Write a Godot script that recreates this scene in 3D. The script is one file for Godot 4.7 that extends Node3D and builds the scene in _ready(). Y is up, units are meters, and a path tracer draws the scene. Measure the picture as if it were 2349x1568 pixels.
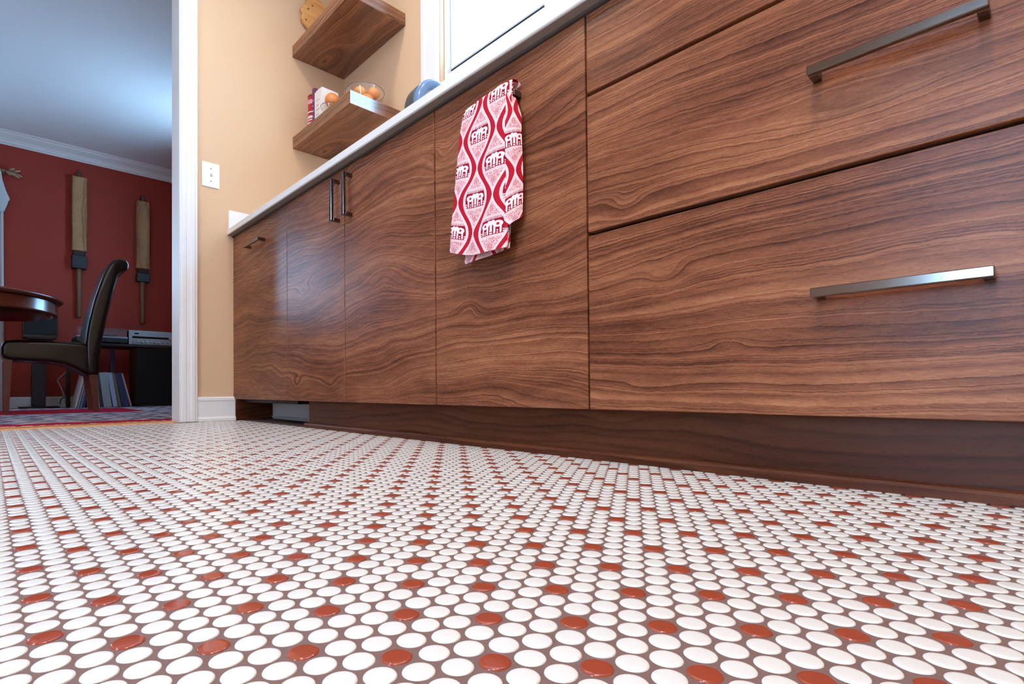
extends Node3D
# Kitchen corner seen from the floor. x runs along the cabinets from the left wall (x = 0), z out of the cabinet faces (z = 0), y up, metres.

var names := {}
var M := {}
var rng := RandomNumberGenerator.new()
const TILE := 0.0206
const EYE := Vector3(2.6872638, 0.1482996, 0.8912192)
const FOCAL := 1204.15
const PX := Vector2(1068.687, 874.449)
var eye_basis := Basis(Vector3(0.67214863, -0.00730792, -0.74038018), Vector3(0.01466333, 0.99988656, 0.00344261), Vector3(0.74027104, -0.01317038, 0.67217954))

# ---------------------------------------------------------------- helpers: nodes
func numbered(n: String) -> String:
	var k: int = names.get(n, 0)
	names[n] = k + 1
	return n if k == 0 else "%s_%03d" % [n, k]

func tag(o: Node, label := "", category := "", group := "", kind := "") -> Node:
	if label: o.set_meta("label", label)
	if category: o.set_meta("category", category)
	if group: o.set_meta("group", group)
	if kind: o.set_meta("kind", kind)
	return o

func thing(called: String, at: Vector3, label: String, category: String, group := "", turn := 0.0) -> Node3D:
	var o := Node3D.new()
	o.name = numbered(called)
	add_child(o, true)
	o.position = at
	o.rotation.y = turn
	tag(o, label, category, group)
	return o

# commits a shape as one mesh; shapes are in world coordinates unless `own` is set
func put(called: String, st, mat: Material, parent: Node3D = null, own := false) -> MeshInstance3D:
	var o := MeshInstance3D.new()
	if st is SurfaceTool:
		st.generate_normals()
		o.mesh = st.commit()
	else:
		o.mesh = st
	o.material_override = mat
	o.cast_shadow = GeometryInstance3D.SHADOW_CASTING_SETTING_ON
	if parent == null:
		o.name = numbered(called)
		add_child(o, true)
	else:
		o.name = called
		parent.add_child(o, true)
		if not own and parent.get_parent() == self and not (parent is MeshInstance3D):
			o.transform = parent.transform.affine_inverse()
	return o

func struct(called: String, st, mat: Material, label := "") -> MeshInstance3D:
	var o := put(called, st, mat)
	o.set_meta("kind", "structure")
	if label: o.set_meta("label", label)
	return o

# ---------------------------------------------------------------- helpers: shapes
func mb(flat := true) -> SurfaceTool:
	var st := SurfaceTool.new()
	st.begin(Mesh.PRIMITIVE_TRIANGLES)
	st.set_smooth_group(-1 if flat else 0)
	return st

func vert(st: SurfaceTool, p: Vector3, n: Vector3) -> void:
	var a := n.abs()
	if a.z >= a.x and a.z >= a.y: st.set_uv(Vector2(p.x, -p.y))
	elif a.y >= a.x: st.set_uv(Vector2(p.x, p.z))
	else: st.set_uv(Vector2(p.z, -p.y))
	st.add_vertex(p)

func tri(st: SurfaceTool, p: Vector3, q: Vector3, r: Vector3, out: Vector3) -> void:
	var n := (q - p).cross(r - p)
	if n.dot(out) > 0.0:
		var t := q
		q = r
		r = t
	vert(st, p, n)
	vert(st, q, n)
	vert(st, r, n)

func quad(st: SurfaceTool, a: Vector3, b: Vector3, c: Vector3, d: Vector3, out: Vector3) -> void:
	tri(st, a, b, c, out)
	tri(st, a, c, d, out)

func box(st: SurfaceTool, a: Vector3, b: Vector3, r := 0.0) -> void:
	var lo := a.min(b)
	var hi := a.max(b)
	var c := (lo + hi) / 2.0
	var h := (hi - lo) / 2.0
	r = minf(r, minf(h.x, minf(h.y, h.z)) * 0.9)
	for ax in 3:
		var u := (ax + 1) % 3
		var v := (ax + 2) % 3
		for s in [-1.0, 1.0]:
			var q := []
			for k in [[-1, -1], [1, -1], [1, 1], [-1, 1]]:
				var p := Vector3.ZERO
				p[ax] = s * h[ax]
				p[u] = k[0] * (h[u] - r)
				p[v] = k[1] * (h[v] - r)
				q.append(c + p)
			var out := Vector3.ZERO
			out[ax] = s
			quad(st, q[0], q[1], q[2], q[3], out)
		if r > 0.0:
			for su in [-1.0, 1.0]:
				for sv in [-1.0, 1.0]:
					var e := []
					for k in [[-1, 0], [1, 0], [1, 1], [-1, 1]]:
						var p := Vector3.ZERO
						p[ax] = k[0] * (h[ax] - r)
						p[u] = su * (h[u] - (r if k[1] == 0 else 0.0))
						p[v] = sv * (h[v] - (0.0 if k[1] == 0 else r))
						e.append(c + p)
					var out := Vector3.ZERO
					out[u] = su
					out[v] = sv
					quad(st, e[0], e[1], e[2], e[3], out)
	if r > 0.0:
		for sx in [-1.0, 1.0]:
			for sy in [-1.0, 1.0]:
				for sz in [-1.0, 1.0]:
					var s := Vector3(sx, sy, sz)
					tri(st, c + s * Vector3(h.x, h.y - r, h.z - r), c + s * Vector3(h.x - r, h.y, h.z - r), c + s * Vector3(h.x - r, h.y - r, h.z), s)

func one_box(a: Vector3, b: Vector3, r := 0.0) -> SurfaceTool:
	var st := mb()
	box(st, a, b, r)
	return st

# profile of (radius, height); outside is to the right of the way the profile runs (bottom to top)
func lathe(st: SurfaceTool, prof: Array, segs: int, at := Vector3.ZERO, basis := Basis()) -> void:
	for j in prof.size() - 1:
		var p: Vector2 = prof[j]
		var q: Vector2 = prof[j + 1]
		var n2 := Vector2(q.y - p.y, p.x - q.x)
		for i in segs:
			var a0 := TAU * i / segs
			var a1 := TAU * (i + 1) / segs
			var am := (a0 + a1) / 2
			var d0 := Vector3(cos(a0), 0, sin(a0))
			var d1 := Vector3(cos(a1), 0, sin(a1))
			var A := at + basis * (d0 * p.x + Vector3.UP * p.y)
			var B := at + basis * (d1 * p.x + Vector3.UP * p.y)
			var C := at + basis * (d1 * q.x + Vector3.UP * q.y)
			var D := at + basis * (d0 * q.x + Vector3.UP * q.y)
			var out := basis * (Vector3(cos(am), 0, sin(am)) * n2.x + Vector3.UP * n2.y)
			if p.x < 1e-6: tri(st, A, C, D, out)
			elif q.x < 1e-6: tri(st, A, B, C, out)
			else: quad(st, A, B, C, D, out)

func tube(st: SurfaceTool, pts: Array, r, segs := 8, capped := true) -> void:
	var rings := []
	var prev := Vector3.ZERO
	for i in pts.size():
		var t: Vector3 = (pts[mini(i + 1, pts.size() - 1)] - pts[maxi(i - 1, 0)]).normalized()
		var u := prev - t * prev.dot(t)
		if u.length() < 0.01: u = t.cross(Vector3.UP if absf(t.y) < 0.9 else Vector3.RIGHT)
		u = u.normalized()
		prev = u
		var v := t.cross(u)
		var rr: float = r[i] if r is Array else r
		var ring := []
		for k in segs: ring.append(pts[i] + (u * cos(TAU * k / segs) + v * sin(TAU * k / segs)) * rr)
		rings.append(ring)
	for i in pts.size() - 1:
		for k in segs:
			var k2 := (k + 1) % segs
			var m: Vector3 = (rings[i][k] + rings[i][k2]) / 2.0 - pts[i]
			quad(st, rings[i][k], rings[i][k2], rings[i + 1][k2], rings[i + 1][k], m)
	if capped:
		for e in [0, pts.size() - 1]:
			var out: Vector3 = pts[e] - pts[1 if e == 0 else e - 1]
			for k in segs: tri(st, pts[e], rings[e][k], rings[e][(k + 1) % segs], out)

# outline (counter-clockwise or not) pushed along an axis from d0 to d1, its ends rounded by `r`. axis x: outline is (z, y); y: (x, z); z: (x, y)
func prism(st: SurfaceTool, outline: Array, axis: String, d0: float, d1: float, r := 0.0, steps := 1) -> void:
	var poly := PackedVector2Array(outline)
	var area := 0.0
	for i in poly.size(): area += poly[i].cross(poly[(i + 1) % poly.size()])
	if area < 0: poly.reverse()
	var n := poly.size()
	var lift := func(p: Vector2, d: float) -> Vector3:
		if axis == "x": return Vector3(d, p.y, p.x)
		if axis == "y": return Vector3(p.x, d, p.y)
		return Vector3(p.x, p.y, d)
	var vn := []
	for i in n:
		var e0 := (poly[i] - poly[(i + n - 1) % n]).normalized()
		var e1 := (poly[(i + 1) % n] - poly[i]).normalized()
		var m := Vector2(e0.y + e1.y, -e0.x - e1.x)
		m = m.normalized() if m.length() > 0.05 else Vector2(e0.y, -e0.x)
		vn.append(m / maxf(0.6, m.dot(Vector2(e0.y, -e0.x))))
	var layers := []
	if r > 0.0:
		for k in steps + 1:
			var a := PI / 2 * k / steps
			layers.append([d0 + r * (1 - sin(a)), r * (1 - cos(a))])
		layers.reverse()
		for k in steps + 1:
			var a := PI / 2 * k / steps
			layers.append([d1 - r * (1 - sin(a)), r * (1 - cos(a))])
	else:
		layers = [[d0, 0.0], [d1, 0.0]]
	var rings := []
	for L in layers:
		var ring := []
		for i in n: ring.append(poly[i] - vn[i] * L[1])
		rings.append(ring)
	for j in layers.size() - 1:
		for i in n:
			var i2 := (i + 1) % n
			var e := poly[i2] - poly[i]
			var out: Vector3 = lift.call(Vector2(e.y, -e.x).normalized(), 0.0)
			var dd: float = layers[j + 1][1] - layers[j][1]
			out += lift.call(Vector2.ZERO, signf(dd) * 0.3 if absf(dd) > 1e-9 else 0.0)
			quad(st, lift.call(rings[j][i], layers[j][0]), lift.call(rings[j][i2], layers[j][0]), lift.call(rings[j + 1][i2], layers[j + 1][0]), lift.call(rings[j + 1][i], layers[j + 1][0]), out)
	for e in [0, layers.size() - 1]:
		var ids := Geometry2D.triangulate_polygon(PackedVector2Array(rings[e]))
		var out: Vector3 = lift.call(Vector2.ZERO, -1.0 if e == 0 else 1.0)
		for k in range(0, ids.size(), 3):
			tri(st, lift.call(rings[e][ids[k]], layers[e][0]), lift.call(rings[e][ids[k + 1]], layers[e][0]), lift.call(rings[e][ids[k + 2]], layers[e][0]), out)

# a sheet given by f(u, v) -> Vector3, uv laid 0..1
func sheet(st: SurfaceTool, f: Callable, nu: int, nv: int, both := 0.0) -> void:
	var P := []
	for j in nv + 1:
		var row := []
		for i in nu + 1: row.append(f.call(float(i) / nu, float(j) / nv))
		P.append(row)
	for j in nv:
		for i in nu:
			var ids := [[i, j], [i + 1, j], [i + 1, j + 1], [i, j], [i + 1, j + 1], [i, j + 1]]
			for k in ids:
				st.set_uv(Vector2(float(k[0]) / nu, float(k[1]) / nv))
				st.add_vertex(P[k[1]][k[0]])

# ---------------------------------------------------------------- helpers: materials and textures
func lin(r: float, g: float, b: float) -> Color:
	return Color(r, g, b).linear_to_srgb()

func mat(color: Color, rough := 0.6, metal := 0.0, spec := 0.5) -> StandardMaterial3D:
	var m := StandardMaterial3D.new()
	m.albedo_color = color
	m.roughness = rough
	m.metallic = metal
	m.metallic_specular = spec
	return m

func c8(r: int, g: int, b: int) -> Color:
	return Color8(r, g, b)

func noise(s: int, f: float, oct := 1) -> FastNoiseLite:
	var n := FastNoiseLite.new()
	n.seed = s
	n.frequency = f
	n.noise_type = FastNoiseLite.TYPE_SIMPLEX_SMOOTH
	n.fractal_type = FastNoiseLite.FRACTAL_FBM if oct > 1 else FastNoiseLite.FRACTAL_NONE
	n.fractal_octaves = oct
	return n

# layers of growth rings, read along a phase
func rings_table(s: int, soft: float) -> PackedFloat32Array:
	var g := RandomNumberGenerator.new()
	g.seed = s
	var t := PackedFloat32Array()
	t.resize(8192)
	var at := 0
	while at < 8192:
		var wide := g.randi_range(14, 46) if g.randf() < 0.7 else g.randi_range(50, 130)
		var light := g.randf_range(0.52, 0.95)
		var dark := g.randf_range(0.02, 0.5)
		var k := g.randf_range(1.4, 4.0)
		for i in wide:
			if at + i >= 8192: break
			t[at + i] = lerpf(light, dark, pow(float(i) / wide, k))
		if g.randf() < 0.30:
			var thin := g.randi_range(4, 8)
			for i in thin:
				if at + wide - 1 - i < 8192: t[at + wide - 1 - i] = g.randf_range(0.0, 0.12)
		at += wide
	var o := t.duplicate()
	var reach := int(soft)
	for i in 8192:
		var sum := 0.0
		for d in range(-reach, reach + 1): sum += t[(i + d + 8192) % 8192]
		o[i] = sum / (2 * reach + 1)
	return o

# sliced wood, grain along x; area in metres, knots as [x, y, half length, half height, lift]
func wood(w: int, h: int, area: Rect2, s: int, density: float, sway: float, knots: Array, dark: Color, mid: Color, light: Color, soft := 2.0, contrast := 1.0) -> ImageTexture:
	var table := rings_table(s, soft)
	var n1 := noise(s + 1, 1.0)
	var n2 := noise(s + 2, 1.0)
	var n3 := noise(s + 3, 1.0)
	var n4 := noise(s + 4, 1.0)
	var n5 := noise(s + 5, 1.0)
	var ramp := PackedByteArray()
	for i in 256:
		var t := i / 255.0
		var c := dark.lerp(mid, t * 2.0) if t < 0.5 else mid.lerp(light, t * 2.0 - 1.0)
		ramp.append_array([c.r8, c.g8, c.b8])
	var data := PackedByteArray()
	data.resize(w * h * 3)
	var step := 4
	var at := 0
	for j in h:
		var y := area.position.y + area.size.y * (1.0 - (j + 0.5) / h)
		var p0 := 0.0
		var b0 := 0.0
		for i0 in range(0, w + 1, step):
			var x := area.position.x + area.size.x * i0 / w
			var p := y + sway * n1.get_noise_2d(x * 1.1, y * 2.6) + sway * 0.2 * n2.get_noise_2d(x * 4.0, y * 6.0) + 0.0011 * n3.get_noise_2d(x * 26.0, y * 40.0)
			for k in knots:
				var dx: float = (x - k[0]) / k[2]
				var dy: float = (y - k[1]) / k[3]
				var q := dx * dx + dy * dy
				if q < 9.0: p += k[4] * exp(-q)
			p = p * density + 4096.0
			var b := n5.get_noise_2d(x * 1.7, y * 7.0) * 0.16 + 0.09 * n2.get_noise_2d(x * 9.0, y * 60.0)
			if i0 > 0:
				for i in step:
					var t := float(i) / step
					var pp := p0 + (p - p0) * t
					var xx := x - area.size.x * (step - i) / w
					var v := table[int(pp) & 8191]
					var f := n4.get_noise_2d(xx * 30.0, y * 620.0)
					v = 0.5 + (v - 0.5) * contrast + b0 + (b - b0) * t + f * 0.13
					if f > 0.52: v -= 0.20
					var c := clampi(int(v * 255.0), 0, 255) * 3
					data[at] = ramp[c]
					data[at + 1] = ramp[c + 1]
					data[at + 2] = ramp[c + 2]
					at += 3
			p0 = p
			b0 = b
	return ImageTexture.create_from_image(Image.create_from_data(w, h, false, Image.FORMAT_RGB8, data))

# the texture laid over `area` of the faces that look along z (u = x, v = -y)
func laid(tex: Texture2D, area: Rect2, rough: float, spec := 0.5) -> StandardMaterial3D:
	var m := mat(Color.WHITE, rough, 0.0, spec)
	m.albedo_texture = tex
	m.uv1_scale = Vector3(1.0 / area.size.x, 1.0 / area.size.y, 1)
	m.uv1_offset = Vector3(-area.position.x / area.size.x, area.end.y / area.size.y, 0)
	return m

func fine_bump(m: StandardMaterial3D, freq: float, scale: float, strength: float) -> void:
	var t := NoiseTexture2D.new()
	t.width = 256
	t.height = 256
	t.seamless = true
	t.as_normal_map = true
	t.bump_strength = 4.0
	t.noise = noise(7, freq, 3)
	m.normal_enabled = true
	m.normal_texture = t
	m.normal_scale = strength
	m.uv1_triplanar = true
	m.uv1_scale = Vector3.ONE * scale

func towel_print() -> ImageTexture:
	var w := 512
	var h := 1024
	var red := c8(178, 28, 48)
	var deep := c8(150, 20, 44)
	var white := c8(240, 220, 218)
	var pink := c8(214, 128, 132)
	var im := Image.create(w, h, false, Image.FORMAT_RGB8)
	var wob := noise(31, 1.0, 2)
	for j in h:
		for i in w:
			var x := 0.2 * i / w
			var y := 0.4 * j / h
			var c := red
			for col in range(-1, 4):
				var xc := 0.020 + col * 0.068
				var s := fposmod(y / 0.150 + (0.5 if posmod(col, 2) == 1 else 0.0) + 0.17, 1.0)
				var half := 0.002 + 0.0445 * pow(0.5 - 0.5 * cos(TAU * s), 0.85)
				var d := half - absf(x - xc)
				if d < 0.0: continue
				if d < 0.0088:
					# two beaded lines on white round each ogee
					c = white
					var along := fposmod(y * 1000.0, 2.6) < 1.4
					if (d > 0.0022 and d < 0.0038) or (d > 0.0062 and d < 0.0082): c = pink if along else white
				else:
					var lx := x - xc
					var ly := (s - 0.5) * 0.150
					if absf(absf(ly + 0.004) - 0.0225) < 0.003:
						c = white if fposmod(absf(lx) * 1000.0 + ly * 300.0, 3.0) < 2.0 else pink
					elif absf(ly + 0.004) < 0.0195:
						# a row of pale beasts and checks on red
						c = deep
						var ey := ly + 0.004
						var bx := absf(lx) / 1.6
						ey /= 1.25
						var body := Vector2((bx - 0.012) / 0.0085, (ey + 0.002) / 0.0058).length() < 1.0
						var head := Vector2(bx - 0.0035, ey + 0.006).length() < 0.0042
						var legs := ey > 0.002 and ey < 0.0125 and (absf(bx - 0.0065) < 0.0017 or absf(bx - 0.0165) < 0.0017)
						var trunk := absf(bx - 0.001) < 0.0012 and ey > -0.006 and ey < 0.008
						if body or head or legs or trunk: c = white
						if Vector2(bx - 0.012, ey + 0.002).length() < 0.0024: c = red
						if ey > 0.008 and fposmod(bx * 1000.0, 5.0) < 2.6 and fposmod(ey * 1000.0, 4.0) < 2.4: c = white
						if ey < -0.0115 and fposmod(lx * 1000.0, 4.0) < 2.2: c = white
					else:
						# small scrolls and rays
						var cy := ly - (0.042 if ly > 0 else -0.045)
						var rr := Vector2(lx, cy).length()
						var an := atan2(cy, lx)
						var v := sin(rr * 2300.0 + 0.9 * sin(an * 8.0) + wob.get_noise_2d(x * 240.0, y * 240.0) * 5.0)
						c = pink.lerp(red, 0.5) if v < -0.1 else white
						if rr < 0.007 and sin(an * 9.0) > 0.1: c = white
						elif rr < 0.007: c = red
				break
			im.set_pixel(i, j, c)
	return ImageTexture.create_from_image(im)

func rug_print() -> ImageTexture:
	# u along x from the doorway inwards, v along z
	var w := 1024
	var h := 512
	var im := Image.create(w, h, false, Image.FORMAT_RGB8)
	var a := noise(51, 1.0, 3)
	var b := noise(52, 1.0, 2)
	var crimson := c8(176, 10, 34)
	var slate := c8(112, 108, 124)
	var navy := c8(40, 44, 76)
	var pale := c8(206, 186, 184)
	for j in h:
		for i in w:
			var x := 2.9 * i / w
			var z := 3.6 * j / h
			var e := minf(minf(x, (2.9 - x) * 3.0), minf(z, 3.6 - z) * 2.6)
			var c := crimson
			if e > 0.16 and e < 1.42:
				var v := a.get_noise_2d(x * 22.0, z * 10.0)
				c = slate
				if v > 0.10: c = pale
				elif v < -0.2: c = navy
				elif absf(b.get_noise_2d(x * 14.0, z * 14.0)) < 0.06: c = c8(120, 50, 66)
			elif e >= 1.55 and b.get_noise_2d(x * 12.0, z * 12.0) > 0.42: c = navy
			c = c.darkened(0.12 * absf(a.get_noise_2d(x * 90.0, z * 90.0)))
			im.set_pixel(i, j, c)
	return ImageTexture.create_from_image(im)

# ---------------------------------------------------------------- the scene
func _ready() -> void:
	rng.seed = 11
	set_view()
	set_light()
	make_materials()
	kitchen_shell()
	kitchen_floor()
	dining_shell()
	cabinets()
	counter()
	shelves()
	towel()
	shelf_things()
	dining_things()

func set_view() -> void:
	var cam := Camera3D.new()
	cam.name = "camera"
	add_child(cam)
	cam.transform = Transform3D(eye_basis.orthonormalized(), EYE)
	cam.projection = Camera3D.PROJECTION_FRUSTUM
	cam.near = 0.05
	cam.far = 60.0
	cam.size = 1568.0 / FOCAL * cam.near
	cam.frustum_offset = Vector2((1174.5 - PX.x) / FOCAL * cam.near, (PX.y - 784.0) / FOCAL * cam.near)
	cam.current = true

func set_light() -> void:
	var env := Environment.new()
	var sky := ProceduralSkyMaterial.new()
	# an even, bright overcast sky, blue against the warm lamps the picture is balanced for
	sky.sky_top_color = lin(0.32, 0.62, 0.97)
	sky.sky_horizon_color = lin(0.38, 0.67, 1.0)
	sky.ground_bottom_color = lin(0.34, 0.58, 0.86)
	sky.ground_horizon_color = lin(0.38, 0.64, 0.95)
	sky.sky_curve = 0.2
	sky.ground_curve = 0.1
	sky.sky_energy_multiplier = 4.0
	sky.ground_energy_multiplier = 4.0
	env.background_mode = Environment.BG_SKY
	env.sky = Sky.new()
	env.sky.sky_material = sky
	env.tonemap_mode = Environment.TONE_MAPPER_LINEAR
	env.tonemap_exposure = 1.2
	env.sdfgi_enabled = true
	env.ssao_enabled = true
	env.ssil_enabled = true
	var we := WorldEnvironment.new()
	we.name = "surroundings"
	we.environment = env
	add_child(we)
	# recessed ceiling lamps of the kitchen
	var which := ["recessed ceiling lamp nearest the corner shelves", "recessed ceiling lamp in front of the kitchen window", "recessed ceiling lamp straight above the camera", "recessed ceiling lamp inside the dining room opening", "recessed ceiling lamp at the right end of the kitchen"]
	for p in [[0.80, 0.12, 0.5], [2.35, 0.10, 0.8], [2.60, 1.07, 2.6], [0.9, 1.9, 0.8], [3.7, 1.9, 1.6]]:
		ceiling_lamp(Vector3(p[0], 2.437, p[1]), p[2], which.pop_front())

func ceiling_lamp(at: Vector3, energy: float, label: String) -> void:
	var t := thing("ceiling_light", at, label, "lamp", "recessed kitchen ceiling lamps")
	var ring := mb(false)
	lathe(ring, [Vector2(0.085, 0.0), Vector2(0.083, -0.006), Vector2(0.07, -0.007), Vector2(0.066, -0.001)], 32, at)
	put("trim_ring", ring, mat(c8(240, 240, 238), 0.5), t)
	var disc := mb(false)
	lathe(disc, [Vector2(0.0, -0.003), Vector2(0.066, -0.002), Vector2(0.066, 0.0), Vector2(0.0, 0.0)], 32, at)
	var glow := mat(c8(255, 250, 240), 0.5)
	glow.emission_enabled = true
	glow.emission = lin(1.0, 0.87, 0.74)
	glow.emission_energy_multiplier = 4.0
	put("lamp_disc", disc, glow, t)
	var l := AreaLight3D.new()
	l.name = "lamp_light"
	l.area_size = Vector2(0.12, 0.12)
	l.light_color = lin(1.0, 0.87, 0.74)
	l.light_energy = energy
	l.shadow_enabled = true
	l.area_range = 12.0
	t.add_child(l)
	l.position = Vector3(0, -0.012, 0)
	l.rotation_degrees.x = -90.0

func make_materials() -> void:
	M.wall = mat(lin(0.70, 0.465, 0.29), 0.75, 0.0, 0.3)
	fine_bump(M.wall, 0.09, 6.0, 0.10)
	M.white = mat(lin(0.80, 0.79, 0.775), 0.5)
	M.ceiling = mat(lin(0.80, 0.80, 0.80), 0.32, 0.0, 0.5)
	M.red = mat(lin(0.35, 0.050, 0.035), 0.55, 0.0, 0.25)
	fine_bump(M.red, 0.09, 6.0, 0.12)
	M.quartz = mat(lin(0.80, 0.77, 0.735), 0.3)
	M.grout = mat(c8(112, 85, 80), 0.9)
	fine_bump(M.grout, 0.12, 40.0, 0.5)
	M.tile_white = mat(lin(0.66, 0.65, 0.63), 0.12, 0.0, 0.42)
	M.tile_red = mat(lin(0.28, 0.050, 0.024), 0.14)
	M.metal = mat(c8(116, 108, 103), 0.14, 1.0)
	M.black_metal = mat(c8(26, 25, 26), 0.35, 0.4)
	M.black = mat(c8(9, 9, 10), 0.55)
	M.glass = mat(Color(1, 1, 1, 0.05), 0.02)
	M.glass.transparency = BaseMaterial3D.TRANSPARENCY_ALPHA
	var dk := c8(54, 26, 17)
	var md := c8(121, 71, 48)
	var lt := c8(176, 118, 82)
	var doors := Rect2(0.0, 0.1, 2.08, 0.82)
	var drawers := Rect2(2.06, 0.1, 1.0, 0.82)
	M.doors = laid(wood(2048, 1024, doors, 5, 7400.0, 0.050, [[1.62, 0.75, 0.07, 0.035, 0.035], [1.72, 0.36, 0.05, 0.03, -0.04], [0.80, 0.52, 0.09, 0.03, 0.03], [0.72, 0.17, 0.05, 0.03, 0.03], [1.0, 0.16, 0.07, 0.03, 0.035], [1.35, 0.5, 0.12, 0.04, -0.03], [1.3, 0.16, 0.10, 0.025, 0.02], [0.3, 0.15, 0.09, 0.02, 0.02]], dk, md, lt, 1.0, 0.66), doors, 0.32, 0.28)
	M.drawers = laid(wood(2048, 1024, drawers, 9, 7200.0, 0.026, [[2.235, 0.348, 0.035, 0.022, 0.024], [2.16, 0.49, 0.04, 0.025, 0.02], [2.5, 0.53, 0.09, 0.02, 0.018], [2.2, 0.15, 0.05, 0.015, 0.012], [2.34, 0.22, 0.03, 0.012, -0.01]], dk, md, lt, 1.0, 0.68), drawers, 0.32, 0.28)
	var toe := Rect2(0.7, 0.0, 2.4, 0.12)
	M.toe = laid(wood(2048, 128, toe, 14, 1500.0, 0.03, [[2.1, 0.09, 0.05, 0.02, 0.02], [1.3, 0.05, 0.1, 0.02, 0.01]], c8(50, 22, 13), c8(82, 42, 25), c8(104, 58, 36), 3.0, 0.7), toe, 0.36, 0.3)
	M.shelf = mat(Color.WHITE, 0.2, 0.0, 0.7)
	var st := Rect2(0.0, 0.0, 0.62, 0.62)
	M.shelf.albedo_texture = wood(1024, 1024, st, 21, 2500.0, 0.035, [[0.10, 0.44, 0.20, 0.075, 0.17], [0.26, 0.62, 0.14, 0.05, 0.08]], c8(72, 38, 24), c8(118, 70, 45), c8(152, 96, 62), 3.0, 0.85)
	M.shelf.uv1_scale = Vector3(1.0 / 0.62, 1.0 / 0.62, 1)
	M.dark_wood = mat(c8(64, 34, 26), 0.4)

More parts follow.
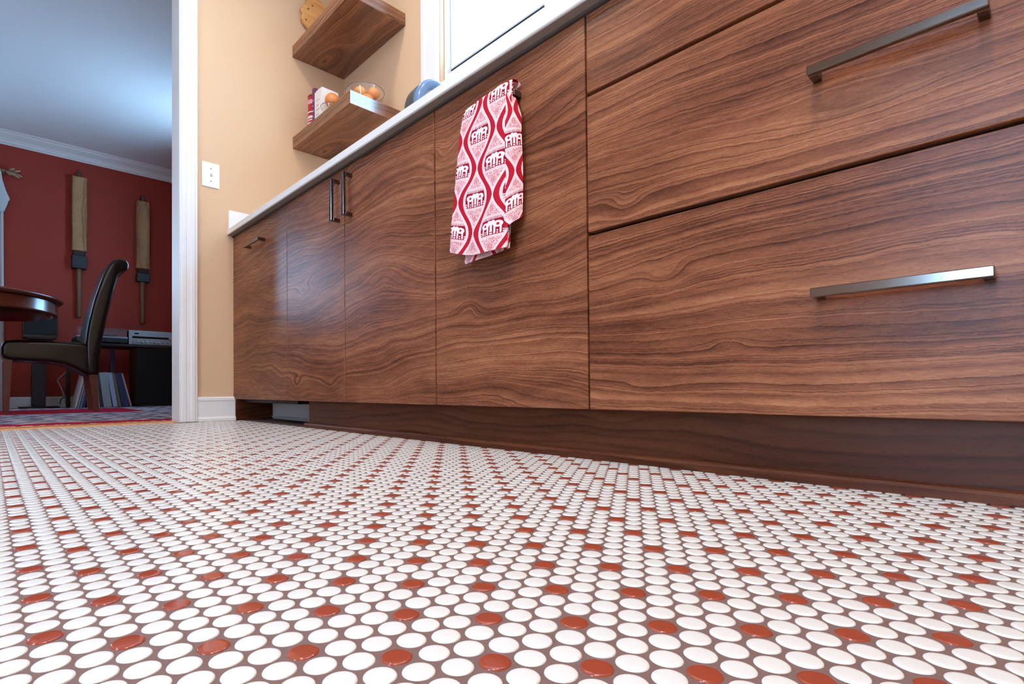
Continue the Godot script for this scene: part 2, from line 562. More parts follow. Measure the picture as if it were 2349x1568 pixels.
# ---------------------------------------------------------------- kitchen shell
func kitchen_shell() -> void:
	# wall between kitchen and dining room, with the wide cased opening
	var st := mb()
	box(st, Vector3(-0.106, -0.05, -0.617), Vector3(0, 2.437, 0.244 + 0.0))
	box(st, Vector3(-0.106, 2.08, 0.244), Vector3(0, 2.437, 2.2))
	box(st, Vector3(-0.106, -0.05, 2.2), Vector3(0, 2.437, 3.1))
	struct("wall_left", st, M.wall, "tan painted wall at the left end of the cabinets")
	st = mb()
	box(st, Vector3(0, -0.05, -0.617), Vector3(0.87, 2.437, -0.77))
	box(st, Vector3(2.16, -0.05, -0.617), Vector3(4.6, 2.437, -0.77))
	box(st, Vector3(0.87, -0.05, -0.617), Vector3(2.16, 1.50, -0.77))
	box(st, Vector3(0.87, 2.30, -0.617), Vector3(2.16, 2.437, -0.77))
	struct("wall_back", st, M.wall, "tan painted wall behind the counter")
	struct("wall_right", one_box(Vector3(4.6, -0.05, -0.77), Vector3(4.75, 2.437, 3.25)), M.wall, "tan painted wall at the right end of the kitchen")
	st = mb()
	box(st, Vector3(-0.106, -0.05, 3.1), Vector3(2.2, 2.437, 3.25))
	box(st, Vector3(3.0, -0.05, 3.1), Vector3(4.6, 2.437, 3.25))
	box(st, Vector3(2.2, 2.1, 3.1), Vector3(3.0, 2.437, 3.25))
	struct("wall_front", st, M.wall, "tan painted wall behind the camera")
	struct("ceiling", one_box(Vector3(-3.6, 2.437, -0.8), Vector3(4.75, 2.58, 3.4)), M.ceiling, "white painted ceiling")
	# door casing and jamb of the opening
	st = mb()
	box(st, Vector3(0, 0, 0.166), Vector3(0.018, 2.158, 0.2441), 0.003)
	box(st, Vector3(0, 0, 0.176), Vector3(0.021, 2.15, 0.196), 0.003)
	box(st, Vector3(0, 0, 0.214), Vector3(0.0205, 2.15, 0.236), 0.003)
	box(st, Vector3(0, 2.08, 0.244), Vector3(0.018, 2.158, 2.2), 0.003)
	box(st, Vector3(0, 0, 2.2), Vector3(0.018, 2.158, 2.278), 0.003)
	struct("trim_1", st, M.white, "white casing round the opening to the dining room")
	st = mb()
	box(st, Vector3(-0.112, 0, 0.2440), Vector3(0.0175, 2.08, 0.2455))
	box(st, Vector3(-0.112, 2.064, 0.2455), Vector3(0.0175, 2.0795, 2.2))
	box(st, Vector3(-0.112, 0, 2.186), Vector3(0.0175, 2.064, 2.1995))
	struct("trim_2", st, M.white, "white jamb lining the opening to the dining room")
	# baseboard with cap and shoe
	st = mb()
	prism(st, [Vector2(0, 0.0), Vector2(0.022, 0.0), Vector2(0.022, 0.012), Vector2(0.018, 0.019), Vector2(0.013, 0.022), Vector2(0.013, 0.096), Vector2(0.016, 0.099), Vector2(0.016, 0.110), Vector2(0.011, 0.1165), Vector2(0, 0.1165)], "z", -0.005, 0.166)
	struct("baseboard_left", st, M.white, "white baseboard between the casing and the cabinets")
	# kitchen window
	st = mb()
	box(st, Vector3(0.747, 1.42, -0.617), Vector3(0.868, 2.42, -0.597), 0.004)
	box(st, Vector3(0.760, 1.42, -0.600), Vector3(0.785, 2.42, -0.592), 0.003)
	box(st, Vector3(0.842, 1.50, -0.600), Vector3(0.862, 2.32, -0.593), 0.003)
	box(st, Vector3(2.162, 1.42, -0.617), Vector3(2.283, 2.42, -0.597), 0.004)
	box(st, Vector3(0.868, 2.30, -0.617), Vector3(2.162, 2.42, -0.597), 0.004)
	box(st, Vector3(0.72, 1.475, -0.617), Vector3(2.31, 1.50, -0.577), 0.004)
	box(st, Vector3(0.747, 1.39, -0.617), Vector3(2.283, 1.475, -0.599), 0.004)
	var win := struct("window_1", st, M.white, "white double casement window over the counter")
	st = mb()
	box(st, Vector3(0.8702, 1.5002, -0.64), Vector3(0.886, 2.2998, -0.74), 0.003)
	box(st, Vector3(2.144, 1.5002, -0.64), Vector3(2.1598, 2.2998, -0.74), 0.003)
	box(st, Vector3(0.886, 1.5002, -0.64), Vector3(2.144, 1.573, -0.74), 0.003)
	box(st, Vector3(0.886, 2.27, -0.64), Vector3(2.144, 2.2998, -0.74), 0.003)
	box(st, Vector3(1.450, 1.573, -0.64), Vector3(1.500, 2.27, -0.74), 0.003)
	put("window_frame", st, M.white, win)
	for x0 in [0.890, 1.503]:
		var x1: float = x0 + 0.556 if x0 < 1.0 else 2.140
		st = mb()
		box(st, Vector3(x0, 1.601, -0.662), Vector3(x0 + 0.040, 2.266, -0.71), 0.004)
		box(st, Vector3(x1 - 0.040, 1.601, -0.662), Vector3(x1, 2.266, -0.71), 0.004)
		box(st, Vector3(x0 + 0.04, 1.601, -0.662), Vector3(x1 - 0.04, 1.645, -0.71), 0.004)
		box(st, Vector3(x0 + 0.04, 2.226, -0.665), Vector3(x1 - 0.04, 2.266, -0.71), 0.004)
		put("sash", st, M.white, win)
		put("pane", one_box(Vector3(x0 + 0.035, 1.640, -0.685), Vector3(x1 - 0.035, 2.23, -0.690)), M.glass, win)
		put("gasket", one_box(Vector3(x0, 1.5735, -0.664), Vector3(x1, 1.6005, -0.70)), mat(c8(20, 38, 58), 0.6, 0.0, 0.2), win)
	# glazed door behind the camera
	st = mb()
	box(st, Vector3(2.20, 0, 3.12), Vector3(2.31, 2.1, 3.2), 0.004)
	box(st, Vector3(2.89, 0, 3.12), Vector3(3.00, 2.1, 3.2), 0.004)
	box(st, Vector3(2.31, 2.00, 3.12), Vector3(2.89, 2.1, 3.2), 0.004)
	box(st, Vector3(2.31, 0, 3.12), Vector3(2.89, 0.22, 3.2), 0.004)
	var door := struct("door_1", st, M.white, "white glazed door behind the camera")
	put("pane", one_box(Vector3(2.305, 0.215, 3.157), Vector3(2.895, 2.005, 3.163)), M.glass, door)

# ---------------------------------------------------------------- penny tile floor
func tile_mesh(segs: int) -> ArrayMesh:
	var st := mb(false)
	var prof := [Vector2(0.00905, -0.0030), Vector2(0.00905, -0.0015), Vector2(0.0089, -0.0008), Vector2(0.0085, -0.00035), Vector2(0.0076, -0.00012), Vector2(0.0055, -0.00003), Vector2(0.0, 0.0)]
	lathe(st, prof, segs)
	st.generate_normals()
	return st.commit()

func seen_at(p: Vector3) -> Vector2:
	var d := eye_basis.transposed() * (p - EYE)
	if d.z > -0.05: return Vector2(-9999, -9999)
	return Vector2(PX.x - FOCAL * d.x / d.z, PX.y + FOCAL * d.y / d.z)

func kitchen_floor() -> void:
	var floor_node := struct("floor", one_box(Vector3(-0.106, -0.1, -0.617), Vector3(4.6, -0.0011, 3.1)), M.grout, "kitchen floor of round white and rust penny tiles in brown grout")
	var near_mesh := tile_mesh(28)
	var far_mesh := tile_mesh(14)
	var row := TILE * sqrt(3.0) / 2.0
	var white := []
	var red := []
	var g := RandomNumberGenerator.new()
	g.seed = 77
	var o := Vector2(2.4017, 0.6869)
	for j in range(-40, 136):
		var z := o.y + j * row
		if z < -0.03 or z > 3.09: continue
		for k in range(-125, 110):
			var i2 := 2 * k + (j & 1)
			var x := o.x + i2 * 0.5 * TILE
			if x < -0.02 or x > 4.59: continue
			if x < 0.03 and z < 0.26: continue
			var is_red := (j & 1) == 0 and posmod(i2 / 2 + j, 4) == 0
			var slip := Vector3(g.randf_range(-0.00035, 0.00035), g.randf_range(-0.00022, 0.00012), g.randf_range(-0.00035, 0.00035))
			var lean := Basis(Vector3(g.randf_range(-1, 1), 0, g.randf_range(-1, 1)).normalized(), g.randf_range(0.0, 0.012))
			var t := Transform3D(lean, Vector3(x, 0, z) + slip)
			var s := seen_at(t.origin)
			var inside := s.x > -20 and s.x < 2369 and s.y > 0 and s.y < 1590
			(red if is_red else white).append([t.origin.distance_to(EYE) + (0.0 if inside else 100.0), t])
	for pair in [[white, "white_tile", M.tile_white], [red, "red_tile", M.tile_red]]:
		var list: Array = pair[0]
		list.sort_custom(func(a, b): return a[0] < b[0])
		for n in 300:
			var o3 := MeshInstance3D.new()
			o3.mesh = near_mesh
			o3.material_override = pair[2]
			o3.name = pair[1] if n == 0 else "%s_%03d" % [pair[1], n]
			o3.transform = list[n][1]
			floor_node.add_child(o3, true)
		var mm := MultiMesh.new()
		mm.transform_format = MultiMesh.TRANSFORM_3D
		mm.mesh = far_mesh
		mm.instance_count = list.size() - 300
		for n in range(300, list.size()): mm.set_instance_transform(n - 300, list[n][1])
		var mi := MultiMeshInstance3D.new()
		mi.multimesh = mm
		mi.material_override = pair[2]
		mi.name = pair[1] + "s"
		mi.set_meta("kind", "stuff")
		floor_node.add_child(mi, true)

# ---------------------------------------------------------------- cabinets
func bar_pull(parent: Node3D, a: Vector3, b: Vector3, mesh_name := "handle") -> void:
	# a flat bar on two posts; a and b are the outer ends of the bar on the face plane
	var st := mb()
	var w := 0.0065
	var e := 0.011
	if absf(b.x - a.x) > absf(b.y - a.y):
		box(st, Vector3(a.x, a.y - w, 0.025), Vector3(b.x, a.y + w, 0.035), 0.0012)
		box(st, Vector3(a.x, a.y - w, 0.0), Vector3(a.x + e, a.y + w, 0.026), 0.0010)
		box(st, Vector3(b.x - e, a.y - w, 0.0), Vector3(b.x, a.y + w, 0.026), 0.0010)
	else:
		box(st, Vector3(a.x - w, a.y, 0.025), Vector3(a.x + w, b.y, 0.035), 0.0012)
		box(st, Vector3(a.x - w, a.y, 0.0), Vector3(a.x + w, a.y + e, 0.026), 0.0010)
		box(st, Vector3(a.x - w, b.y - e, 0.0), Vector3(a.x + w, b.y, 0.026), 0.0010)
	put(mesh_name, st, M.metal, parent)

func front(parent: Node3D, called: String, x0: float, x1: float, y0: float, y1: float, m: Material) -> MeshInstance3D:
	return put(called, one_box(Vector3(x0, y0, -0.0195), Vector3(x1, y1, 0.0), 0.0012), m, parent)

func cabinets() -> void:
	var yb := 0.1045
	var yt := 0.900
	var body_m: Material = M.black  # black body colour puts the shade into the gaps between fronts
	# dishwasher behind a walnut panel
	var t := thing("dishwasher", Vector3(0.317, 0, -0.3), "built-in dishwasher behind a walnut panel at the wall, open kick space beneath", "dishwasher")
	put("body", one_box(Vector3(0.022, 0.112, -0.58), Vector3(0.630, 0.895, -0.0215)), M.black, t)
	var d := front(t, "door", 0.0015, 0.6316, yb, yt, M.doors)
	bar_pull(d, Vector3(0.234, 0.804, 0), Vector3(0.411, 0.804, 0))
	var kick := mb()
	box(kick, Vector3(0.236, 0.012, -0.115), Vector3(0.632, 0.088, -0.100), 0.002)
	box(kick, Vector3(0.236, 0.020, -0.100), Vector3(0.60, 0.027, -0.095), 0.002)
	put("kick_plate", kick, mat(c8(120, 122, 126), 0.4, 0.3), t)
	put("base_frame", one_box(Vector3(0.022, 0.088, -0.55), Vector3(0.632, 0.112, -0.045)), M.black, t)
	put("foot", one_box(Vector3(0.60, 0, -0.30), Vector3(0.62, 0.088, -0.27)), M.black, t)
	# filler at the wall
	var f := thing("filler_panel", Vector3(0.012, 0, -0.02), "narrow walnut end panel between the wall and the dishwasher, down to the floor", "panel")
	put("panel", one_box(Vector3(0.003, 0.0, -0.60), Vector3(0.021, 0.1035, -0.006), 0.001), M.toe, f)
	# sink cabinet with two doors
	t = thing("sink_cabinet", Vector3(1.11, 0, -0.3), "walnut base cabinet with two doors and paired upright pulls", "cabinet")
	put("body", one_box(Vector3(0.634, yb + 0.002, -0.60), Vector3(1.585, yt - 0.002, -0.0215)), body_m, t)
	d = front(t, "door", 0.6350, 1.0960, yb, yt, M.doors)
	bar_pull(d, Vector3(1.063, 0.722, 0), Vector3(1.063, 0.866, 0))
	d = front(t, "door", 1.1000, 1.5840, yb, yt, M.doors)
	bar_pull(d, Vector3(1.146, 0.722, 0), Vector3(1.146, 0.864, 0))
	# pull-out with the towel bar handle
	t = thing("pull_out_cabinet", Vector3(1.83, 0, -0.3), "narrow walnut base cabinet with one full-height front, a towel on its pull", "cabinet")
	put("body", one_box(Vector3(1.587, yb + 0.002, -0.60), Vector3(2.072, yt - 0.002, -0.0215)), body_m, t)
	d = front(t, "door", 1.5880, 2.0708, yb, yt, M.doors)
	bar_pull(d, Vector3(1.758, 0.811, 0), Vector3(1.901, 0.811, 0))
	# drawer stack
	t = thing("drawer_cabinet", Vector3(2.56, 0, -0.3), "wide walnut base cabinet of three stacked drawers with long pulls", "cabinet")
	put("body", one_box(Vector3(2.075, yb + 0.002, -0.60), Vector3(3.045, yt - 0.002, -0.0215)), body_m, t)
	for k in [[0.7405, yt, 0.820], [0.4600, 0.7335, 0.5950], [yb, 0.4520, 0.2795]]:
		d = front(t, "drawer", 2.0750, 3.0435, k[0], k[1], M.drawers)
		bar_pull(d, Vector3(2.467, k[2], 0), Vector3(2.651, k[2], 0))
	# toe board and its shoe
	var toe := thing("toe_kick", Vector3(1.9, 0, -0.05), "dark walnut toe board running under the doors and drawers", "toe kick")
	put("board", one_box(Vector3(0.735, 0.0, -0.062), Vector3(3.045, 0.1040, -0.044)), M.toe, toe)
	var st := mb()
	prism(st, [Vector2(-0.044, 0.0), Vector2(-0.028, 0.0), Vector2(-0.028, 0.011), Vector2(-0.0305, 0.0155), Vector2(-0.035, 0.018), Vector2(-0.044, 0.018)], "x", 0.722, 3.045)
	put("shoe_moulding", st, M.toe, toe)

func counter() -> void:
	var c: Node3D = thing("countertop", Vector3(1.53, 0.90, -0.3), "", "")
	put("slab", one_box(Vector3(0.0005, 0.9095, -0.6165), Vector3(3.06, 0.9360, 0.030), 0.0022), M.quartz, c)
	put("shaded_underside", one_box(Vector3(0.001, 0.9065, -0.61), Vector3(3.059, 0.9094, 0.0275)), mat(c8(142, 128, 118), 0.85), c)  # grey-brown tone paints in the shade beneath the overhang
	put("shaded_sub_top", one_box(Vector3(0.001, 0.9005, -0.61), Vector3(3.059, 0.9064, 0.006)), mat(c8(74, 62, 56), 0.85), c)  # guessed build-up strip, darkened for the deepest shade above the fronts
	tag(c, "long white quartz countertop over the walnut base cabinets", "countertop")
	c = put("backsplash", one_box(Vector3(0.0005, 0.9362, -0.6165), Vector3(0.0205, 1.0285, 0.0265), 0.0012), M.quartz)
	tag(c, "short white upstand on the counter against the left wall", "backsplash")
	c = put("backsplash", one_box(Vector3(0.021, 0.9362, -0.6165), Vector3(3.06, 1.0285, -0.597), 0.0012), M.quartz)
	tag(c, "long white upstand at the back of the counter under the window", "backsplash")
	# wall plate with a toggle
	var s := thing("light_switch", Vector3(0, 1.184, 0.1045), "white wall plate with a small toggle on the tan wall beside the casing", "switch")
	put("plate", one_box(Vector3(0.0, 1.1245, 0.0645), Vector3(0.006, 1.2435, 0.1445), 0.0022), mat(lin(0.86, 0.86, 0.86), 0.35), s)
	put("toggle", one_box(Vector3(0.005, 1.178, 0.0985), Vector3(0.015, 1.190, 0.1075), 0.001), mat(c8(196, 196, 198), 0.4), s)
	for y in [1.154, 1.214]:
		var sc := mb(false)
		lathe(sc, [Vector2(0.0028, 0), Vector2(0.0026, 0.0009), Vector2(0, 0.001)], 10, Vector3(0.006, y, 0.1045), Basis(Vector3.BACK, -PI / 2))
		put("screw", sc, M.metal, s)
	# round container lying on the counter
	var r := 0.075
	var at := Vector3(1.455, 0.936 + r, -0.115)
	var ax := Vector3(1.0, 0, 0.10).normalized()
	var bs := Basis(ax.cross(Vector3.UP).normalized(), ax, Vector3.UP)
	if bs.determinant() < 0: bs.x = -bs.x
	var k := thing("round_container", at - Vector3(0, r, 0), "round grey container with a rim tinted blue by painted window reflection lying on the counter below the window", "container")
	var st := mb(false)
	lathe(st, [Vector2(0, -0.085), Vector2(0.058, -0.085), Vector2(0.068, -0.078), Vector2(0.0745, -0.06), Vector2(0.075, -0.052), Vector2(0.0745, -0.0445), Vector2(0.0752, -0.044), Vector2(0.075, -0.012), Vector2(0.070, -0.012)], 40, at, bs)
	put("body", st, mat(c8(66, 60, 57), 0.5), k)
	st = mb(false)
	lathe(st, [Vector2(0.070, -0.012), Vector2(0.0752, -0.011), Vector2(0.0742, 0.004), Vector2(0.066, 0.0115), Vector2(0.054, 0.0125), Vector2(0.048, 0.008), Vector2(0.046, -0.012)], 40, at, bs)
	put("rim", st, mat(c8(92, 124, 160), 0.25), k)  # blue stands for the window reflected in the rim
	st = mb(false)
	lathe(st, [Vector2(0.047, -0.004), Vector2(0.036, 0.004), Vector2(0.0, 0.006)], 40, at, bs)
	put("cap", st, mat(c8(206, 224, 240), 0.25), k)

# ---------------------------------------------------------------- shelves
func shelves() -> void:
	for y in [[1.4368, 1.4985, "lower thick walnut shelf in the corner, with books and fruit"], [1.9300, 1.9910, "upper thick walnut shelf in the corner, with a cutting board"]]:
		var s := put("floating_shelf", one_box(Vector3(0.0005, y[0], -0.6165), Vector3(0.6048, y[1], -0.3075), 0.0012), M.shelf)
		tag(s, y[2], "shelf", "floating walnut shelves")

# ---------------------------------------------------------------- towel
func towel() -> void:
	var m := mat(Color.WHITE, 0.95, 0.0, 0.2)
	m.albedo_texture = towel_print()
	m.cull_mode = BaseMaterial3D.CULL_DISABLED
	var t := thing("towel", Vector3(1.81, 0.46, 0.03), "red and white patterned tea towel hanging folded over a cabinet pull", "towel")
	var wav := noise(91, 1.0, 2)
	# front leaf: over the bar and down, thick enough to be two layers of cloth
	var leaf := func(u: float, v: float, inset: float) -> Vector3:
		# v 0..0.12 passes over the bar, then hangs
		var y: float
		var z: float
		var hang := clampf((v - 0.10) / 0.90, 0.0, 1.0)
		if v < 0.10:
			var a := PI * (1.0 - v / 0.10)
			y = 0.8245 - inset + sin(a) * (0.0085 - inset) * (1.0 if v < 0.1 else 0.0)
			z = 0.030 - cos(a) * -1.0 * 0.0
			z = 0.0305 + cos(PI - v / 0.10 * PI) * (0.0150 - inset)
		else:
			var low := lerpf(0.4845, 0.4625, u) - 0.012 * sin(u * PI)
			y = lerpf(0.8245 - inset, low, hang)
			z = 0.0455 - inset + 0.006 * hang
		var xl := lerpf(1.750, 1.7035, pow(hang, 0.85))
		xl += 0.010 * exp(-hang * 14.0)
		var xr := lerpf(1.9045, 1.8880, hang)
		var x := lerpf(xl, xr, u)
		y -= (1.0 - u) * 0.010 * exp(-hang * 7.0) - 0.004 * u * exp(-hang * 9.0)
		z += hang * (0.0035 * sin(u * 9.0 + hang * 1.5) + 0.004 * wav.get_noise_2d(u * 3.0, hang * 3.0))
		z -= 0.010 * pow(u, 10.0) + 0.006 * pow(1.0 - u, 8.0) * hang
		return Vector3(x, y, z)
	var st := mb(false)
	sheet(st, func(u, v): return leaf.call(u, v, 0.0), 36, 60)
	put("front_leaf", st, m, t)
	st = mb(false)
	sheet(st, func(u, v): return leaf.call(1.0 - u, v, 0.0032), 36, 60)
	put("lining", st, m, t)
	# hem joining the two faces
	st = mb(false)
	sheet(st, func(u, v): return leaf.call(u, 1.0, lerpf(0.0, 0.0032, v)), 36, 1)
	put("hem", st, m, t)
	# side fold that turns back to the door
	st = mb(false)
	var side := func(u: float, v: float) -> Vector3:
		var x := lerpf(lerpf(1.8935, 1.8850, v), lerpf(1.9000, 1.9165, minf(1.0, v * 6.0)), u)
		var z := lerpf(0.0440, 0.0170, u) + 0.004 * sin(u * PI) + 0.002 * sin(v * 7.0)
		x += 0.006 * sin(u * PI) * (0.4 + 0.6 * v)
		return Vector3(x, lerpf(0.8020 - 0.004 * u, lerpf(0.5035, 0.5275, u), v), z)
	sheet(st, func(u, v):
		return side.call(u, v), 14, 44)
	var sm := m.duplicate()
	sm.uv1_scale = Vector3(0.30, 0.78, 1)
	sm.uv1_offset = Vector3(0.28, 0.03, 0)
	put("side_fold", st, sm, t)
	# rear leaf
	st = mb(false)
	sheet(st, func(u, v): return Vector3(lerpf(lerpf(1.758, 1.735, v), lerpf(1.9, 1.888, v), u), lerpf(0.826, lerpf(0.452, 0.462, u), v), 0.0135 + 0.014 * v + 0.002 * sin(u * 8.0)), 24, 40)
	put("rear_leaf", st, m, t)

# ---------------------------------------------------------------- what stands on the shelves
func shelf_things() -> void:
	var base := 1.4985
	# red tin, thin purple book, thick white book, fronts towards the room
	var tc := Vector3(0.1055, base, -0.386)
	var tin := thing("tin", tc, "tall round red tin with white bands at the left end of the lower shelf", "tin")
	var st := mb(false)
	lathe(st, [Vector2(0.0, 0.0), Vector2(0.0365, 0.0), Vector2(0.038, 0.002), Vector2(0.0375, 0.004), Vector2(0.0372, 0.190), Vector2(0.0365, 0.196), Vector2(0.030, 0.200), Vector2(0.0, 0.201)], 40, tc)
	put("body", st, mat(c8(172, 20, 38), 0.3), tin)
	for band in [[0.006, 0.005, 228, 214, 212], [0.040, 0.012, 232, 214, 212], [0.062, 0.005, 240, 232, 230], [0.074, 0.012, 232, 214, 212], [0.104, 0.005, 240, 232, 230], [0.150, 0.022, 222, 150, 164]]:
		st = mb(false)
		lathe(st, [Vector2(0.0374, band[0]), Vector2(0.0377, band[0] + 0.0005), Vector2(0.0377, band[0] + band[1]), Vector2(0.0374, band[0] + band[1] + 0.0005)], 40, tc)
		put("band", st, mat(c8(band[2], band[3], band[4]), 0.35), tin)
	st = mb(false)
	lathe(st, [Vector2(0.0374, 0.188), Vector2(0.0388, 0.190), Vector2(0.0388, 0.197), Vector2(0.036, 0.201), Vector2(0.0, 0.2025)], 40, tc)
	put("lid", st, mat(c8(140, 18, 44), 0.3), tin)
	for k in 2:
		var x0: float = [0.147, 0.1765][k]
		var x1: float = [0.1745, 0.2560][k]
		var z0: float = [-0.500, -0.440][k]
		var z1: float = -0.348
		var h: float = [0.210, 0.180][k]
		var col: Color = [c8(98, 44, 92), c8(230, 226, 220)][k]
		var t := thing("book", Vector3((x0 + x1) / 2, base, -0.42), ["thin purple book between the red tin and the white book", "thick white book standing right of the thin purple one"][k], "book", "books on the lower shelf")
		var cm := mat(col, 0.4)
		for xx in [x0, x1 - 0.0025]:
			put("cover", one_box(Vector3(xx, base, z0), Vector3(xx + 0.0025, base + h, z1), 0.0008), cm, t)
		var sp := mb(false)
		var arc := []
		for i in 9:
			var a := PI * i / 8.0
			arc.append(Vector2((x0 + x1) / 2 + cos(a) * (x1 - x0) / 2, z1 - 0.004 + sin(a) * 0.006))
		prism(sp, arc, "y", base, base + h, 0.001)
		put("spine", sp, cm, t)
		put("pages", one_box(Vector3(x0 + 0.0026, base + 0.003, z0 + 0.004), Vector3(x1 - 0.0026, base + h - 0.004, z1 - 0.005)), mat(c8(226, 216, 200), 0.9), t)
		for i in 5:
			var y: float = base + h * (0.16 + 0.13 * i)
			var wide: float = [0.30, 0.22][k] * (x1 - x0)
			put("print_mark", one_box(Vector3((x0 + x1) / 2 - wide, y, z1 + 0.0005), Vector3((x0 + x1) / 2 + wide * (0.4 if i % 2 else 0.9), y + 0.006, z1 + 0.0024)), mat([c8(196, 168, 204), c8(190, 176, 170)][k], 0.6), t)
	# glass fruit bowl with tangerines
	var gm := mat(Color(1, 1, 1, 0.04), 0.03)
	gm.transparency = BaseMaterial3D.TRANSPARENCY_ALPHA
	var bc := Vector3(0.492, base, -0.455)
	var bowl := thing("glass_bowl", bc, "clear glass bowl of tangerines at the right end of the lower shelf", "bowl")
	st = mb(false)
	lathe(st, [Vector2(0.0, 0.0), Vector2(0.045, 0.0), Vector2(0.066, 0.016), Vector2(0.080, 0.040), Vector2(0.088, 0.066), Vector2(0.092, 0.088)], 40, bc)
	put("bowl", st, gm, bowl)
	st = mb(false)
	var rim := []
	for i in 41: rim.append(bc + Vector3(cos(TAU * i / 40) * 0.092, 0.088, sin(TAU * i / 40) * 0.092))
	tube(st, rim, 0.0016, 6, false)
	put("rim", st, mat(c8(120, 112, 108), 0.15), bowl)
	var fruit := mb(false)
	var fp := []
	for i in 9:
		var a := PI * i / 8
		fp.append(Vector2(sin(a) * 0.031, -cos(a) * 0.027 + 0.027))
	fp[0].x = 0.0
	fp[8].x = 0.0
	lathe(fruit, fp, 20)
	fruit.generate_normals()
	var fm := fruit.commit()
	var stem := mb(false)
	lathe(stem, [Vector2(0.0035, 0.0535), Vector2(0.003, 0.0555), Vector2(0.0, 0.056)], 8)
	stem.generate_normals()
	var smesh := stem.commit()
	var orange := mat(lin(0.78, 0.27, 0.035), 0.4)
	fine_bump(orange, 0.12, 60.0, 0.4)
	var spots := [
		[Vector3(0.034, 0.006, 0.010), "tangerine low at the front of the glass bowl"],
		[Vector3(-0.030, 0.006, 0.018), "tangerine low at the left of the glass bowl"],
		[Vector3(-0.004, 0.006, -0.037), "tangerine low at the back of the glass bowl"],
		[Vector3(0.042, 0.046, -0.022), "tangerine on top at the right of the glass bowl"],
		[Vector3(0.002, 0.050, 0.028), "tangerine on top in the middle of the glass bowl"],
		[Vector3(-0.040, 0.046, -0.014), "tangerine on top at the left of the glass bowl"],
	]
	for s in spots:
		var t := thing("tangerine", bc + s[0], s[1], "tangerine", "tangerines in the glass bowl", s[0].x * 40.0)
		put("fruit", fm, orange, t, true)
		put("stem", smesh, mat(c8(70, 92, 40), 0.7), t, true)
	# small glass dish with a pomegranate
	var dc := Vector3(0.300, base, -0.380)
	var dish := thing("glass_dish", dc, "small clear glass dish holding a pomegranate beside the white book", "bowl")
	st = mb(false)
	lathe(st, [Vector2(0.0, 0.0), Vector2(0.030, 0.0), Vector2(0.036, 0.010), Vector2(0.046, 0.035), Vector2(0.054, 0.064)], 32, dc)
	put("bowl", st, gm, dish)
	st = mb(false)
	rim = []
	for i in 33: rim.append(dc + Vector3(cos(TAU * i / 32) * 0.054, 0.064, sin(TAU * i / 32) * 0.054))
	tube(st, rim, 0.0014, 6, false)
	put("rim", st, mat(c8(96, 92, 92), 0.15), dish)
	var pc := dc + Vector3(0.004, 0.098, 0.0)
	var pom := thing("pomegranate", pc - Vector3(0, 0.036, 0), "orange pomegranate with a red crown in the small glass dish", "pomegranate")
	st = mb(false)
	var pp := []
	for i in 13:
		var a := PI * i / 12
		pp.append(Vector2(sin(a) * 0.037, -cos(a) * 0.036))
	pp[0].x = 0.0
	pp[12].x = 0.0
	lathe(st, pp, 24, pc)
	put("fruit", st, mat(lin(0.72, 0.24, 0.06), 0.35), pom)
	st = mb(false)
	var cd := Vector3(0.55, 0.05, -0.62).normalized()
	var cb := Basis(cd.cross(Vector3.UP).normalized(), cd, Vector3.UP)
	lathe(st, [Vector2(0.016, 0.028), Vector2(0.011, 0.038), Vector2(0.012, 0.048), Vector2(0.006, 0.046), Vector2(0.0, 0.040)], 12, pc, cb)
	put("crown", st, mat(lin(0.62, 0.08, 0.05), 0.5), pom)
	# scalloped cutting board leaning on the wall
	var pts := [Vector2(-0.394, 1.995), Vector2(-0.372, 2.03), Vector2(-0.385, 2.075), Vector2(-0.394, 2.105), Vector2(-0.379, 2.118), Vector2(-0.362, 2.128), Vector2(-0.3495, 2.146), Vector2(-0.3495, 2.166), Vector2(-0.357, 2.181), Vector2(-0.352, 2.190), Vector2(-0.3447, 2.197), Vector2(-0.3472, 2.212), Vector2(-0.360, 2.226), Vector2(-0.3696, 2.237), Vector2(-0.376, 2.262), Vector2(-0.395, 2.285), Vector2(-0.43, 2.30), Vector2(-0.465, 2.292), Vector2(-0.50, 2.27), Vector2(-0.515, 2.235), Vector2(-0.54, 2.21), Vector2(-0.545, 2.17), Vector2(-0.53, 2.14), Vector2(-0.545, 2.10), Vector2(-0.535, 2.05), Vector2(-0.52, 1.995)]
	st = mb()
	prism(st, pts, "x", 0.012, 0.030, 0.002)
	var maple := laid(wood(256, 256, Rect2(-0.6, 1.9, 0.4, 0.45), 33, 1200.0, 0.02, [], c8(190, 126, 66), c8(222, 160, 92), c8(236, 184, 118), 4.0, 0.6), Rect2(-0.6, 1.9, 0.4, 0.45), 0.5)
	var board := thing("cutting_board", Vector3(0.021, 1.9911, -0.45), "scalloped pale wood cutting board leaning on the wall above the upper shelf", "cutting board")
	put("board", st, maple, board)
	for p in [Vector2(-0.385, 2.215), Vector2(-0.372, 2.150), Vector2(-0.410, 2.245)]:
		put("burnt_mark", one_box(Vector3(0.0299, p.y - 0.004, p.x - 0.005), Vector3(0.0304, p.y + 0.004, p.x + 0.005), 0.0003), mat(c8(120, 70, 36), 0.7), board)

